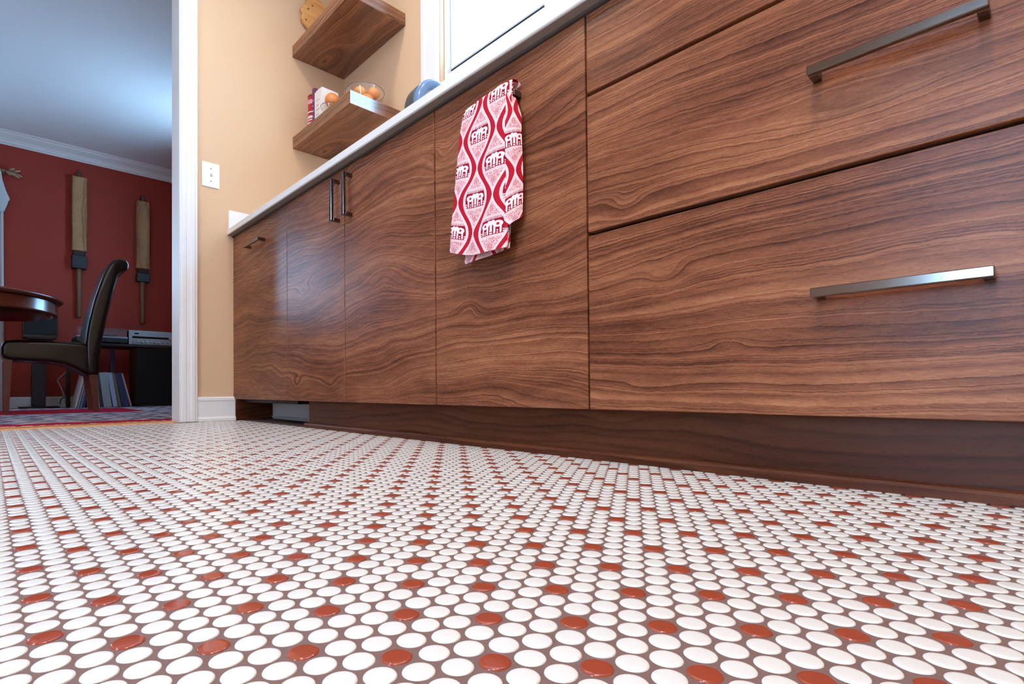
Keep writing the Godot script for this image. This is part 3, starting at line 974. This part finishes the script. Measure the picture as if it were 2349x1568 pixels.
# ---------------------------------------------------------------- dining room
func dining_shell() -> void:
	var X := -3.45
	var st := mb()
	box(st, Vector3(X - 0.15, -0.05, -0.617), Vector3(X, 2.437, 1.15))
	box(st, Vector3(X - 0.15, -0.05, 2.15), Vector3(X, 2.437, 3.4))
	box(st, Vector3(X - 0.15, -0.05, 1.15), Vector3(X, 0.80, 2.15))
	box(st, Vector3(X - 0.15, 2.1, 1.15), Vector3(X, 2.437, 2.15))
	struct("wall_far", st, M.red, "brick red painted wall across the dining room")
	st = mb()
	box(st, Vector3(X - 0.15, -0.05, -0.77), Vector3(-2.3, 2.437, -0.617))
	box(st, Vector3(-1.7, -0.05, -0.77), Vector3(0, 2.437, -0.617))
	box(st, Vector3(-2.3, -0.05, -0.77), Vector3(-1.7, 0.85, -0.617))
	box(st, Vector3(-2.3, 2.25, -0.77), Vector3(-1.7, 2.437, -0.617))
	struct("wall_side", st, M.red, "brick red dining room wall with a window, right of the view")
	struct("wall_near", one_box(Vector3(X, -0.05, 3.25), Vector3(-0.106, 2.437, 3.4)), M.red, "brick red dining room wall left of the view")
	# windows of the dining room
	for spec in [["x", X, 1.15, 2.15, 0.80, 2.1, "white framed dining room window behind the curtain"], ["z", -0.617, -2.3, -1.7, 0.85, 2.25, "white framed dining room window in the side wall"]]:
		st = mb()
		var a: float = spec[2]
		var b: float = spec[3]
		var parts := [[a, a + 0.07, spec[4], spec[5]], [b - 0.07, b, spec[4], spec[5]], [a + 0.07, b - 0.07, spec[4], spec[4] + 0.07], [a + 0.07, b - 0.07, spec[5] - 0.07, spec[5]], [(a + b) / 2 - 0.03, (a + b) / 2 + 0.03, spec[4] + 0.07, spec[5] - 0.07]]
		for p in parts:
			if spec[0] == "x": box(st, Vector3(X - 0.11, p[2], p[0]), Vector3(X - 0.04, p[3], p[1]), 0.004)
			else: box(st, Vector3(p[0], p[2], -0.73), Vector3(p[1], p[3], -0.66), 0.004)
		var win := struct("window_%d" % (2 if spec[0] == "x" else 3), st, M.white, spec[6])
		var mid := (a + b) / 2
		for q in [[a + 0.065, mid - 0.025], [mid + 0.025, b - 0.065]]:
			if spec[0] == "x": put("pane", one_box(Vector3(X - 0.078, spec[4] + 0.065, q[0]), Vector3(X - 0.073, spec[5] - 0.065, q[1])), M.glass, win)
			else: put("pane", one_box(Vector3(q[0], spec[4] + 0.065, -0.698), Vector3(q[1], spec[5] - 0.065, -0.693)), M.glass, win)
	# crown moulding and baseboards
	var crown := [Vector2(0, 2.437), Vector2(0.085, 2.437), Vector2(0.085, 2.428), Vector2(0.072, 2.420), Vector2(0.068, 2.408), Vector2(0.048, 2.392), Vector2(0.030, 2.378), Vector2(0.024, 2.366), Vector2(0.020, 2.360), Vector2(0.020, 2.345), Vector2(0.012, 2.338), Vector2(0.010, 2.328), Vector2(0, 2.328)]
	st = mb()
	var c1 := []
	for p in crown: c1.append(Vector2(X + p.x, p.y))
	prism(st, c1, "z", -0.617, 3.25)
	var c2 := []
	for p in crown: c2.append(Vector2(-0.617 + p.x, p.y))
	prism(st, c2, "x", X, -0.106)
	struct("trim_3", st, M.white, "white crown moulding at the top of the red walls")
	st = mb()
	prism(st, [Vector2(X, 0), Vector2(X + 0.014, 0), Vector2(X + 0.014, 0.088), Vector2(X + 0.008, 0.10), Vector2(X, 0.10)], "z", -0.617, 3.25)
	struct("baseboard_far", st, M.white, "white baseboard of the far red wall")
	st = mb()
	prism(st, [Vector2(-0.617, 0), Vector2(-0.603, 0), Vector2(-0.603, 0.088), Vector2(-0.609, 0.10), Vector2(-0.617, 0.10)], "x", X, -0.106)
	struct("baseboard_side", st, M.white, "white baseboard of the side red wall")
	struct("floor", one_box(Vector3(X, -0.1, -0.617), Vector3(-0.106, -0.002, 3.25)), mat(c8(120, 78, 46), 0.4), "wooden dining room floor")
	struct("trim_4", one_box(Vector3(-0.155, -0.006, 0.2455), Vector3(-0.022, 0.004, 2.18), 0.003), mat(c8(214, 146, 84), 0.35), "pale wooden threshold strip in the opening")

func dining_things() -> void:
	# rug
	var rm := mat(Color.WHITE, 0.95, 0.0, 0.2)
	rm.albedo_texture = rug_print()
	rm.uv1_scale = Vector3(-1.0 / 2.9, 1.0 / 3.6, 1)
	rm.uv1_offset = Vector3(-0.165 / 2.9, 0.48 / 3.6, 0)
	var rug := thing("rug", Vector3(-1.6, -0.002, 1.3), "oriental rug with slate border and crimson field on the dining room floor", "rug")
	put("pile", one_box(Vector3(-3.065, -0.002, -0.48), Vector3(-0.165, 0.005, 3.12), 0.002), rm, rug)
	chair()
	table()
	audio()
	wall_pieces()
	curtain()

func chair() -> void:
	var leather := mat(c8(22, 14, 12), 0.26, 0.0, 0.45)
	var legm := mat(c8(96, 44, 30), 0.4)
	var t := thing("dining_chair", Vector3(-1.985, 0.005, 0.57), "dark brown leather dining chair with a rolled high back", "chair")
	var x0 := -2.175
	var x1 := -1.795
	var st := mb(false)
	prism(st, [Vector2(0.837, 0.43), Vector2(0.836, 0.395), Vector2(0.826, 0.367), Vector2(0.79, 0.354), Vector2(0.70, 0.350), Vector2(0.58, 0.346), Vector2(0.51, 0.334), Vector2(0.45, 0.305), Vector2(0.40, 0.272), Vector2(0.372, 0.262), Vector2(0.36, 0.30), Vector2(0.365, 0.47), Vector2(0.42, 0.484), Vector2(0.60, 0.488), Vector2(0.76, 0.487), Vector2(0.815, 0.478), Vector2(0.832, 0.455)], "x", x0, x1, 0.022, 4)
	put("seat", st, leather, t)
	st = mb(false)
	prism(st, [Vector2(0.385, 0.262), Vector2(0.392, 0.36), Vector2(0.396, 0.478), Vector2(0.388, 0.57), Vector2(0.374, 0.657), Vector2(0.350, 0.780), Vector2(0.324, 0.877), Vector2(0.292, 0.98), Vector2(0.262, 1.055), Vector2(0.235, 1.088), Vector2(0.205, 1.104), Vector2(0.172, 1.107), Vector2(0.148, 1.098), Vector2(0.136, 1.075), Vector2(0.138, 1.045), Vector2(0.156, 1.022), Vector2(0.184, 1.012), Vector2(0.200, 0.985), Vector2(0.222, 0.90), Vector2(0.249, 0.77), Vector2(0.278, 0.63), Vector2(0.298, 0.51), Vector2(0.312, 0.38), Vector2(0.316, 0.262)], "x", x0 - 0.005, x1 + 0.006, 0.022, 4)
	put("backrest", st, leather, t)
	for x in [x0 + 0.008, x1 - 0.050]:
		st = mb()
		leg(st, Vector3(x, 0.005, 0.797), Vector3(0.030, 0, 0.026), Vector3(x, 0.356, 0.782), Vector3(0.042, 0, 0.044))
		put("leg", st, legm, t)
		st = mb()
		leg(st, Vector3(x, 0.005, 0.312), Vector3(0.030, 0, 0.030), Vector3(x, 0.270, 0.328), Vector3(0.042, 0, 0.044))
		put("leg", st, legm, t)

func leg(st: SurfaceTool, a: Vector3, sa: Vector3, b: Vector3, sb: Vector3) -> void:
	var lo := [a, a + Vector3(sa.x, 0, 0), a + sa, a + Vector3(0, 0, sa.z)]
	var hi := [b, b + Vector3(sb.x, 0, 0), b + sb, b + Vector3(0, 0, sb.z)]
	var c := (a + b) / 2 + (sa + sb) / 4
	for i in 4:
		var k := (i + 1) % 4
		var m: Vector3 = (lo[i] + hi[k]) / 2 - c
		quad(st, lo[i], lo[k], hi[k], hi[i], Vector3(m.x, 0, m.z))
	quad(st, lo[0], lo[1], lo[2], lo[3], Vector3.DOWN)
	quad(st, hi[0], hi[1], hi[2], hi[3], Vector3.UP)

func table() -> void:
	var cherry := mat(c8(88, 42, 26), 0.22, 0.0, 0.6)
	var c := Vector3(-1.785, 0, 1.06)
	var t := thing("dining_table", c + Vector3(0, 0.005, 0), "round cherry dining table with a moulded rim and deep apron", "table")
	var st := mb(false)
	lathe(st, [Vector2(0, 0.722), Vector2(0.49, 0.722), Vector2(0.515, 0.724), Vector2(0.532, 0.729), Vector2(0.540, 0.737), Vector2(0.540, 0.742), Vector2(0.533, 0.748), Vector2(0.520, 0.752), Vector2(0.0, 0.754)], 96, c)
	put("tabletop", st, cherry, t)
	st = mb()
	lathe(st, [Vector2(0.494, 0.722), Vector2(0.494, 0.7215)], 2, c)
	st = mb(false)
	lathe(st, [Vector2(0.492, 0.642), Vector2(0.506, 0.644), Vector2(0.508, 0.650), Vector2(0.506, 0.656), Vector2(0.504, 0.721)], 96, c)
	lathe(st, [Vector2(0.484, 0.721), Vector2(0.484, 0.642), Vector2(0.492, 0.642)], 96, c)
	put("apron", st, cherry, t)
	st = mb(false)
	lathe(st, [Vector2(0.0, 0.03), Vector2(0.10, 0.03), Vector2(0.10, 0.12), Vector2(0.06, 0.20), Vector2(0.045, 0.38), Vector2(0.075, 0.55), Vector2(0.09, 0.70), Vector2(0.2, 0.71), Vector2(0.2, 0.721)], 32, c)
	put("pedestal", st, cherry, t)
	for k in 4:
		var a := PI / 4 + k * PI / 2
		var d := Vector3(cos(a), 0, sin(a))
		st = mb(false)
		tube(st, [c + d * 0.06 + Vector3(0, 0.13, 0), c + d * 0.13 + Vector3(0, 0.10, 0), c + d * 0.19 + Vector3(0, 0.05, 0), c + d * 0.235 + Vector3(0, 0.027, 0)], [0.035, 0.032, 0.027, 0.021], 10)
		put("foot", st, cherry, t)

func audio() -> void:
	var dark := mat(c8(20, 17, 19), 0.4)
	# low console
	var t := thing("console_table", Vector3(-3.05, 0, -0.05), "low black console table against the red wall carrying the turntable", "table")
	put("top", one_box(Vector3(-3.30, 0.546, -0.56), Vector3(-2.83, 0.567, 0.39), 0.002), dark, t)
	for p in [Vector2(-3.28, 0.36), Vector2(-3.28, -0.54), Vector2(-2.88, -0.54)]:
		put("leg", one_box(Vector3(p.x - 0.015, 0, p.y - 0.015), Vector3(p.x + 0.015, 0.546, p.y + 0.015), 0.002), dark, t)
	put("leg", one_box(Vector3(-3.19, 0.0, 0.02), Vector3(-3.17, 0.546, 0.055), 0.002), mat(c8(70, 84, 130), 0.3), t)  # bluish sheen on this leg is painted into its colour
	# turntable
	t = thing("turntable", Vector3(-3.0, 0.567, 0.157), "record player with a clear dust cover on the black console", "turntable")
	put("plinth", one_box(Vector3(-3.20, 0.578, -0.03), Vector3(-2.85, 0.616, 0.344), 0.003), M.black, t)
	put("top_plate", one_box(Vector3(-3.20, 0.6162, -0.03), Vector3(-2.849, 0.630, 0.344), 0.002), mat(c8(150, 160, 168), 0.35, 0.6), t)
	var st := mb(false)
	lathe(st, [Vector2(0.148, 0.6302), Vector2(0.150, 0.636), Vector2(0.148, 0.645), Vector2(0.0, 0.645)], 36, Vector3(-3.02, 0, 0.17))
	put("platter", st, mat(c8(40, 40, 42), 0.4, 0.5), t)
	st = mb(false)
	tube(st, [Vector3(-3.15, 0.655, 0.02), Vector3(-2.98, 0.655, 0.03), Vector3(-2.93, 0.652, 0.07)], 0.005)
	put("tone_arm", st, M.metal, t)
	for z in [0.31, 0.01]:
		st = mb(false)
		lathe(st, [Vector2(0.018, 0.5675), Vector2(0.02, 0.572), Vector2(0.018, 0.578)], 14, Vector3(-2.88, 0, z))
		put("foot", st, M.black, t)
	var cover := mat(Color(0.45, 0.40, 0.42, 0.25), 0.05)
	cover.transparency = BaseMaterial3D.TRANSPARENCY_ALPHA
	st = mb()
	var cz0 := -0.024
	var cz1 := 0.338
	box(st, Vector3(-3.195, 0.701, cz0), Vector3(-2.855, 0.705, cz1))
	box(st, Vector3(-2.858, 0.6305, cz0), Vector3(-2.855, 0.701, cz1))
	box(st, Vector3(-3.195, 0.6305, cz0), Vector3(-2.858, 0.701, cz0 + 0.003))
	box(st, Vector3(-3.195, 0.6305, cz1 - 0.003), Vector3(-2.858, 0.701, cz1))
	put("dust_cover", st, cover, t)
	# receiver
	t = thing("stereo_receiver", Vector3(-3.0, 0.567, -0.255), "silver stereo receiver with a dark dial and a row of knobs", "receiver")
	var silver := mat(c8(150, 156, 162), 0.35, 0.5)
	put("case", one_box(Vector3(-3.20, 0.573, -0.467), Vector3(-2.862, 0.694, -0.043), 0.002), dark, t)
	put("fascia", one_box(Vector3(-2.8622, 0.570, -0.472), Vector3(-2.852, 0.698, -0.038), 0.0025), silver, t)
	put("dial_window", one_box(Vector3(-2.8525, 0.626, -0.40), Vector3(-2.8510, 0.644, -0.066), 0.0005), mat(c8(8, 8, 10), 0.15), t)
	put("display", one_box(Vector3(-2.8525, 0.663, -0.115), Vector3(-2.8510, 0.676, -0.082), 0.0005), mat(c8(16, 18, 20), 0.2), t)
	for k in 11:
		var z := -0.075 - k * 0.034
		st = mb(false)
		var r := 0.011 if k in [2, 3, 6] else 0.008
		lathe(st, [Vector2(r, 0.0), Vector2(r, 0.010), Vector2(r * 0.8, 0.012), Vector2(0.0, 0.012)], 14, Vector3(-2.852, 0.592, z), Basis(Vector3.BACK, -PI / 2))
		put("knob", st, silver, t)
	st = mb(false)
	lathe(st, [Vector2(0.018, 0.0), Vector2(0.018, 0.016), Vector2(0.015, 0.018), Vector2(0.0, 0.018)], 20, Vector3(-2.852, 0.640, -0.375), Basis(Vector3.BACK, -PI / 2))
	put("tuning_knob", st, silver, t)
	for z in [-0.08, -0.43]:
		put("foot", one_box(Vector3(-2.90, 0.567, z - 0.012), Vector3(-2.87, 0.573, z + 0.012)), M.black, t)
	# floor speaker under it
	t = thing("floor_speaker", Vector3(-3.0, 0, -0.26), "large floor speaker with a black cloth front in an oak cabinet", "speaker")
	put("cabinet", one_box(Vector3(-3.18, 0.03, -0.47), Vector3(-2.862, 0.542, -0.098), 0.002), mat(c8(96, 58, 30), 0.5), t)
	put("grille", one_box(Vector3(-2.864, 0.034, -0.467), Vector3(-2.848, 0.533, -0.0985), 0.004), mat(c8(8, 8, 9), 0.95), t)
	put("plinth", one_box(Vector3(-3.17, 0, -0.46), Vector3(-2.88, 0.03, -0.11)), M.black, t)
	# small speaker on a stand
	t = thing("speaker_stand", Vector3(-3.2, 0, 0.57), "black floor stand with a wide column and base, behind the chair", "speaker stand")
	put("base_plate", one_box(Vector3(-3.33, 0, 0.435), Vector3(-3.08, 0.018, 0.708), 0.003), M.black, t)
	put("column", one_box(Vector3(-3.25, 0.018, 0.525), Vector3(-3.18, 0.600, 0.622), 0.003), mat(c8(22, 24, 32), 0.4), t)
	put("top_plate", one_box(Vector3(-3.30, 0.600, 0.47), Vector3(-3.13, 0.612, 0.66), 0.002), M.black, t)
	t = thing("bookshelf_speaker", Vector3(-3.22, 0.612, 0.564), "small black speaker standing on the black stand", "speaker")
	put("cabinet", one_box(Vector3(-3.36, 0.6125, 0.447), Vector3(-3.14, 0.94, 0.681), 0.003), mat(c8(16, 18, 24), 0.35), t)
	put("grille", one_box(Vector3(-3.141, 0.640, 0.455), Vector3(-3.130, 0.932, 0.673), 0.004), mat(c8(10, 12, 18), 0.8), t)
	# records leaning both ways under the console
	var sl := [
		[0.355, 0.014, -12, c8(190, 178, 168), "cream record album leaning outermost at the left end of the row"],
		[0.336, 0.012, -12, c8(168, 140, 138), "dusty pink record album second from the left end of the row"],
		[0.319, 0.016, -11, c8(110, 112, 124), "grey record album third from the left end of the row"],
		[0.298, 0.014, -10, c8(52, 58, 84), "dark blue record album fourth from the left end of the row"],
		[0.268, 0.022, -3, c8(28, 26, 34), "black record album in the shade behind the chair leg"],
		[0.225, 0.022, 2, c8(60, 74, 112), "blue record album just right of the chair leg"],
		[0.192, 0.016, 4, c8(170, 158, 156), "beige record album right of the blue one"],
		[0.1705, 0.014, 5, c8(58, 48, 56), "dark plum record album left of the wide grey box"],
		[0.1485, 0.06, 6.5, c8(150, 150, 146), "wide grey boxed record set in the middle of the row"],
		[0.078, 0.034, 8.5, c8(150, 156, 178), "pale blue record album right of the wide grey box"],
		[0.036, 0.02, 10, c8(104, 96, 74), "olive record album right of the pale blue one"],
		[0.008, 0.05, 11.5, c8(40, 46, 74), "navy record album second from the right end of the row"],
		[-0.052, 0.012, 13.5, c8(168, 140, 148), "rose record album leaning at the right end of the row"],
	]
	var first: Node3D = null
	for r in sl:
		var t2: Node3D
		if first == null:
			t2 = thing("record_album", Vector3.ZERO, r[4], "record", "record albums under the console")
			put("sleeve", one_box(Vector3(-0.305, 0, -0.5), Vector3(0.0, 0.305, 0.5), 0.001), mat(r[3], 0.7), t2, true)
			first = t2
		else:
			t2 = first.duplicate()
			t2.name = numbered("record_album")
			add_child(t2, true)
			t2.set_meta("label", r[4])
		var sleeve: MeshInstance3D = t2.get_child(0)
		sleeve.material_override = mat(r[3], 0.7)
		t2.position = Vector3(-2.85, 0.0055 + 0.5 * r[1] * absf(sin(deg_to_rad(r[2]))), r[0] - r[1] / 2)
		t2.rotation_degrees = Vector3(r[2], 0, 0)
		sleeve.scale = Vector3(1, 1, r[1])
	# cords
	var st2 := mb(false)
	tube(st2, [Vector3(-3.425, 0.36, 0.335), Vector3(-3.425, 0.300, 0.385), Vector3(-3.425, 0.25, 0.425), Vector3(-3.425, 0.235, 0.42), Vector3(-3.425, 0.17, 0.395), Vector3(-3.42, 0.10, 0.376), Vector3(-3.40, 0.04, 0.37), Vector3(-3.38, 0.006, 0.36)], 0.006, 8)
	tag(put("cable", st2, mat(c8(176, 160, 170), 0.5)), "pale cable hanging bent against the red wall", "cable")
	st2 = mb(false)
	var loop := []
	for i in 15:
		var a := -0.3 + 3.7 * i / 14.0
		loop.append(Vector3(-3.0, 0.052 + 0.045 * sin(a), 0.405 + 0.035 * cos(a)))
	tube(st2, loop, 0.0035, 6)
	tag(put("cable", st2, mat(c8(30, 30, 34), 0.5)), "dark looped cable beside the left end of the record row", "cable")

func wall_pieces() -> void:
	# two wooden paddles hung on the red wall; the grain runs upright
	var turned := wood(512, 128, Rect2(0, 0, 1.0, 0.4), 61, 1100.0, 0.03, [], c8(104, 70, 44), c8(158, 114, 74), c8(190, 146, 100), 5.0, 0.75).get_image()
	turned.rotate_90(CLOCKWISE)
	var old_plank := ImageTexture.create_from_image(turned)
	for k in [[0.268, 2.168, 1.466, 1.300, 0.842, 0.0, "taller wooden paddle with a black collar, left one on the red wall"], [-0.252, 2.058, 1.372, 1.242, 0.826, 0.012, "shorter wooden paddle with a dark collar, right one on the red wall"]]:
		var z: float = k[0]
		var t := thing("wooden_paddle", Vector3(-3.44, k[4], z), k[6], "paddle", "wooden paddles hung on the red wall")
		var wd := 0.058
		var tan := mat(Color.WHITE, 0.6)
		tan.albedo_texture = old_plank
		tan.uv1_scale = Vector3(2.5, 1.0, 1)
		put("blade", one_box(Vector3(-3.449, k[2], z - wd), Vector3(-3.385, k[1], z + wd), 0.006), tan, t)
		var st := mb(false)
		lathe(st, [Vector2(0.020, 0.0), Vector2(0.020, 0.03), Vector2(0.014, 0.036), Vector2(0.018, 0.052), Vector2(0.014, 0.066), Vector2(0.0, 0.070)], 16, Vector3(-3.42, k[1], z))
		put("knob", st, mat(c8(92, 70, 56), 0.6), t)
		st = mb()
		box(st, Vector3(-3.446, k[2] - 0.045, z - 0.045), Vector3(-3.392, k[2], z + 0.045), 0.004)
		put("neck", st, mat(c8(18, 16, 18), 0.6), t)
		put("collar", one_box(Vector3(-3.449, k[3], z - wd), Vector3(-3.375, k[2] - 0.045, z + wd), 0.004), mat(c8(26, 36, 48), 0.5), t)
		st = mb(false)
		lathe(st, [Vector2(0.0, k[4]), Vector2(0.017, k[4]), Vector2(0.019, k[4] + 0.01), Vector2(0.022, (k[4] + k[3]) / 2), Vector2(0.025, k[3])], 16, Vector3(-3.42, 0, z))
		put("handle", st, mat(c8(116, 80, 52), 0.6), t)

func curtain() -> void:
	var cloth := mat(lin(0.62, 0.64, 0.64), 0.95, 0.0, 0.2)
	cloth.backlight_enabled = true
	cloth.backlight = lin(0.25, 0.25, 0.25)
	cloth.cull_mode = BaseMaterial3D.CULL_DISABLED
	var t := thing("curtain", Vector3(-3.40, 0, 1.0), "white curtain with a swagged valance at the left edge", "curtain")
	var st := mb(false)
	# outline in (z, y) of the swag, as a softly folded body
	prism(st, [Vector2(0.822, 2.064), Vector2(0.812, 1.99), Vector2(0.790, 1.905), Vector2(0.768, 1.848), Vector2(0.763, 1.833), Vector2(0.772, 1.820), Vector2(0.778, 1.790), Vector2(0.795, 1.735), Vector2(0.803, 1.715), Vector2(0.95, 1.69), Vector2(1.15, 1.86), Vector2(1.65, 1.93), Vector2(2.15, 1.86), Vector2(2.4, 1.70), Vector2(2.5, 1.74), Vector2(2.5, 2.064)], "x", -3.415, -3.365, 0.012, 3)
	put("valance", st, cloth, t)
	st = mb(false)
	sheet(st, func(u, v): return Vector3(-3.405 + 0.018 * sin(u * 40.0), lerpf(1.80, 0.012, v), lerpf(lerpf(0.805, 0.793, v), 1.16, u)), 60, 12)
	put("panel", st, cloth, t)
	st = mb(false)
	sheet(st, func(u, v): return Vector3(-3.405 + 0.018 * sin(u * 40.0), lerpf(1.80, 0.012, v), lerpf(2.14, 2.5, u)), 60, 12)
	put("panel", st, cloth, t)
	var dimming_sheer := mat(lin(0.45, 0.45, 0.45), 0.95, 0.0, 0.2)  # unseen half-drawn cloth, added to dim the window and narrow its reflection
	dimming_sheer.backlight_enabled = true
	dimming_sheer.backlight = lin(0.5, 0.5, 0.5)
	dimming_sheer.cull_mode = BaseMaterial3D.CULL_DISABLED
	st = mb(false)
	sheet(st, func(u, v): return Vector3(-3.425 + 0.006 * sin(u * 90.0), lerpf(1.90, 0.60, v), lerpf(1.10, 1.72, u)), 60, 8)
	put("dimming_sheer", st, dimming_sheer, t)
	# rod with a leaf finial
	var brass := mat(c8(176, 166, 140), 0.35, 0.8)
	var rod := thing("curtain_rod", Vector3(-3.39, 2.078, 0.83), "metal curtain rod ending in a spray of leaves", "curtain rod")
	st = mb(false)
	tube(st, [Vector3(-3.39, 2.078, 2.55), Vector3(-3.39, 2.078, 0.82)], 0.012, 12)
	put("rod", st, brass, rod)
	st = mb(false)
	tube(st, [Vector3(-3.39, 2.078, 0.82), Vector3(-3.385, 2.074, 0.77), Vector3(-3.385, 2.066, 0.71)], [0.006, 0.005, 0.002], 8)
	for y in [2.0785]: box(st, Vector3(-3.45, y - 0.012, 0.80), Vector3(-3.39, y + 0.010, 0.815), 0.002)
	put("twig", st, brass, rod)
	for L in [[0.775, 2.085, 0.730, 2.108], [0.745, 2.076, 0.690, 2.100], [0.770, 2.066, 0.725, 2.050], [0.745, 2.064, 0.700, 2.030], [0.725, 2.066, 0.680, 2.048], [0.79, 2.07, 0.755, 2.044]]:
		st = mb(false)
		var a := Vector3(-3.385, L[1], L[0])
		var b := Vector3(-3.375, L[3], L[2])
		var d := b - a
		tube(st, [a, a + d * 0.2, a + d * 0.5, a + d * 0.8, b], [0.0015, 0.009, 0.012, 0.008, 0.0015], 8)
		put("leaf", st, brass, rod)
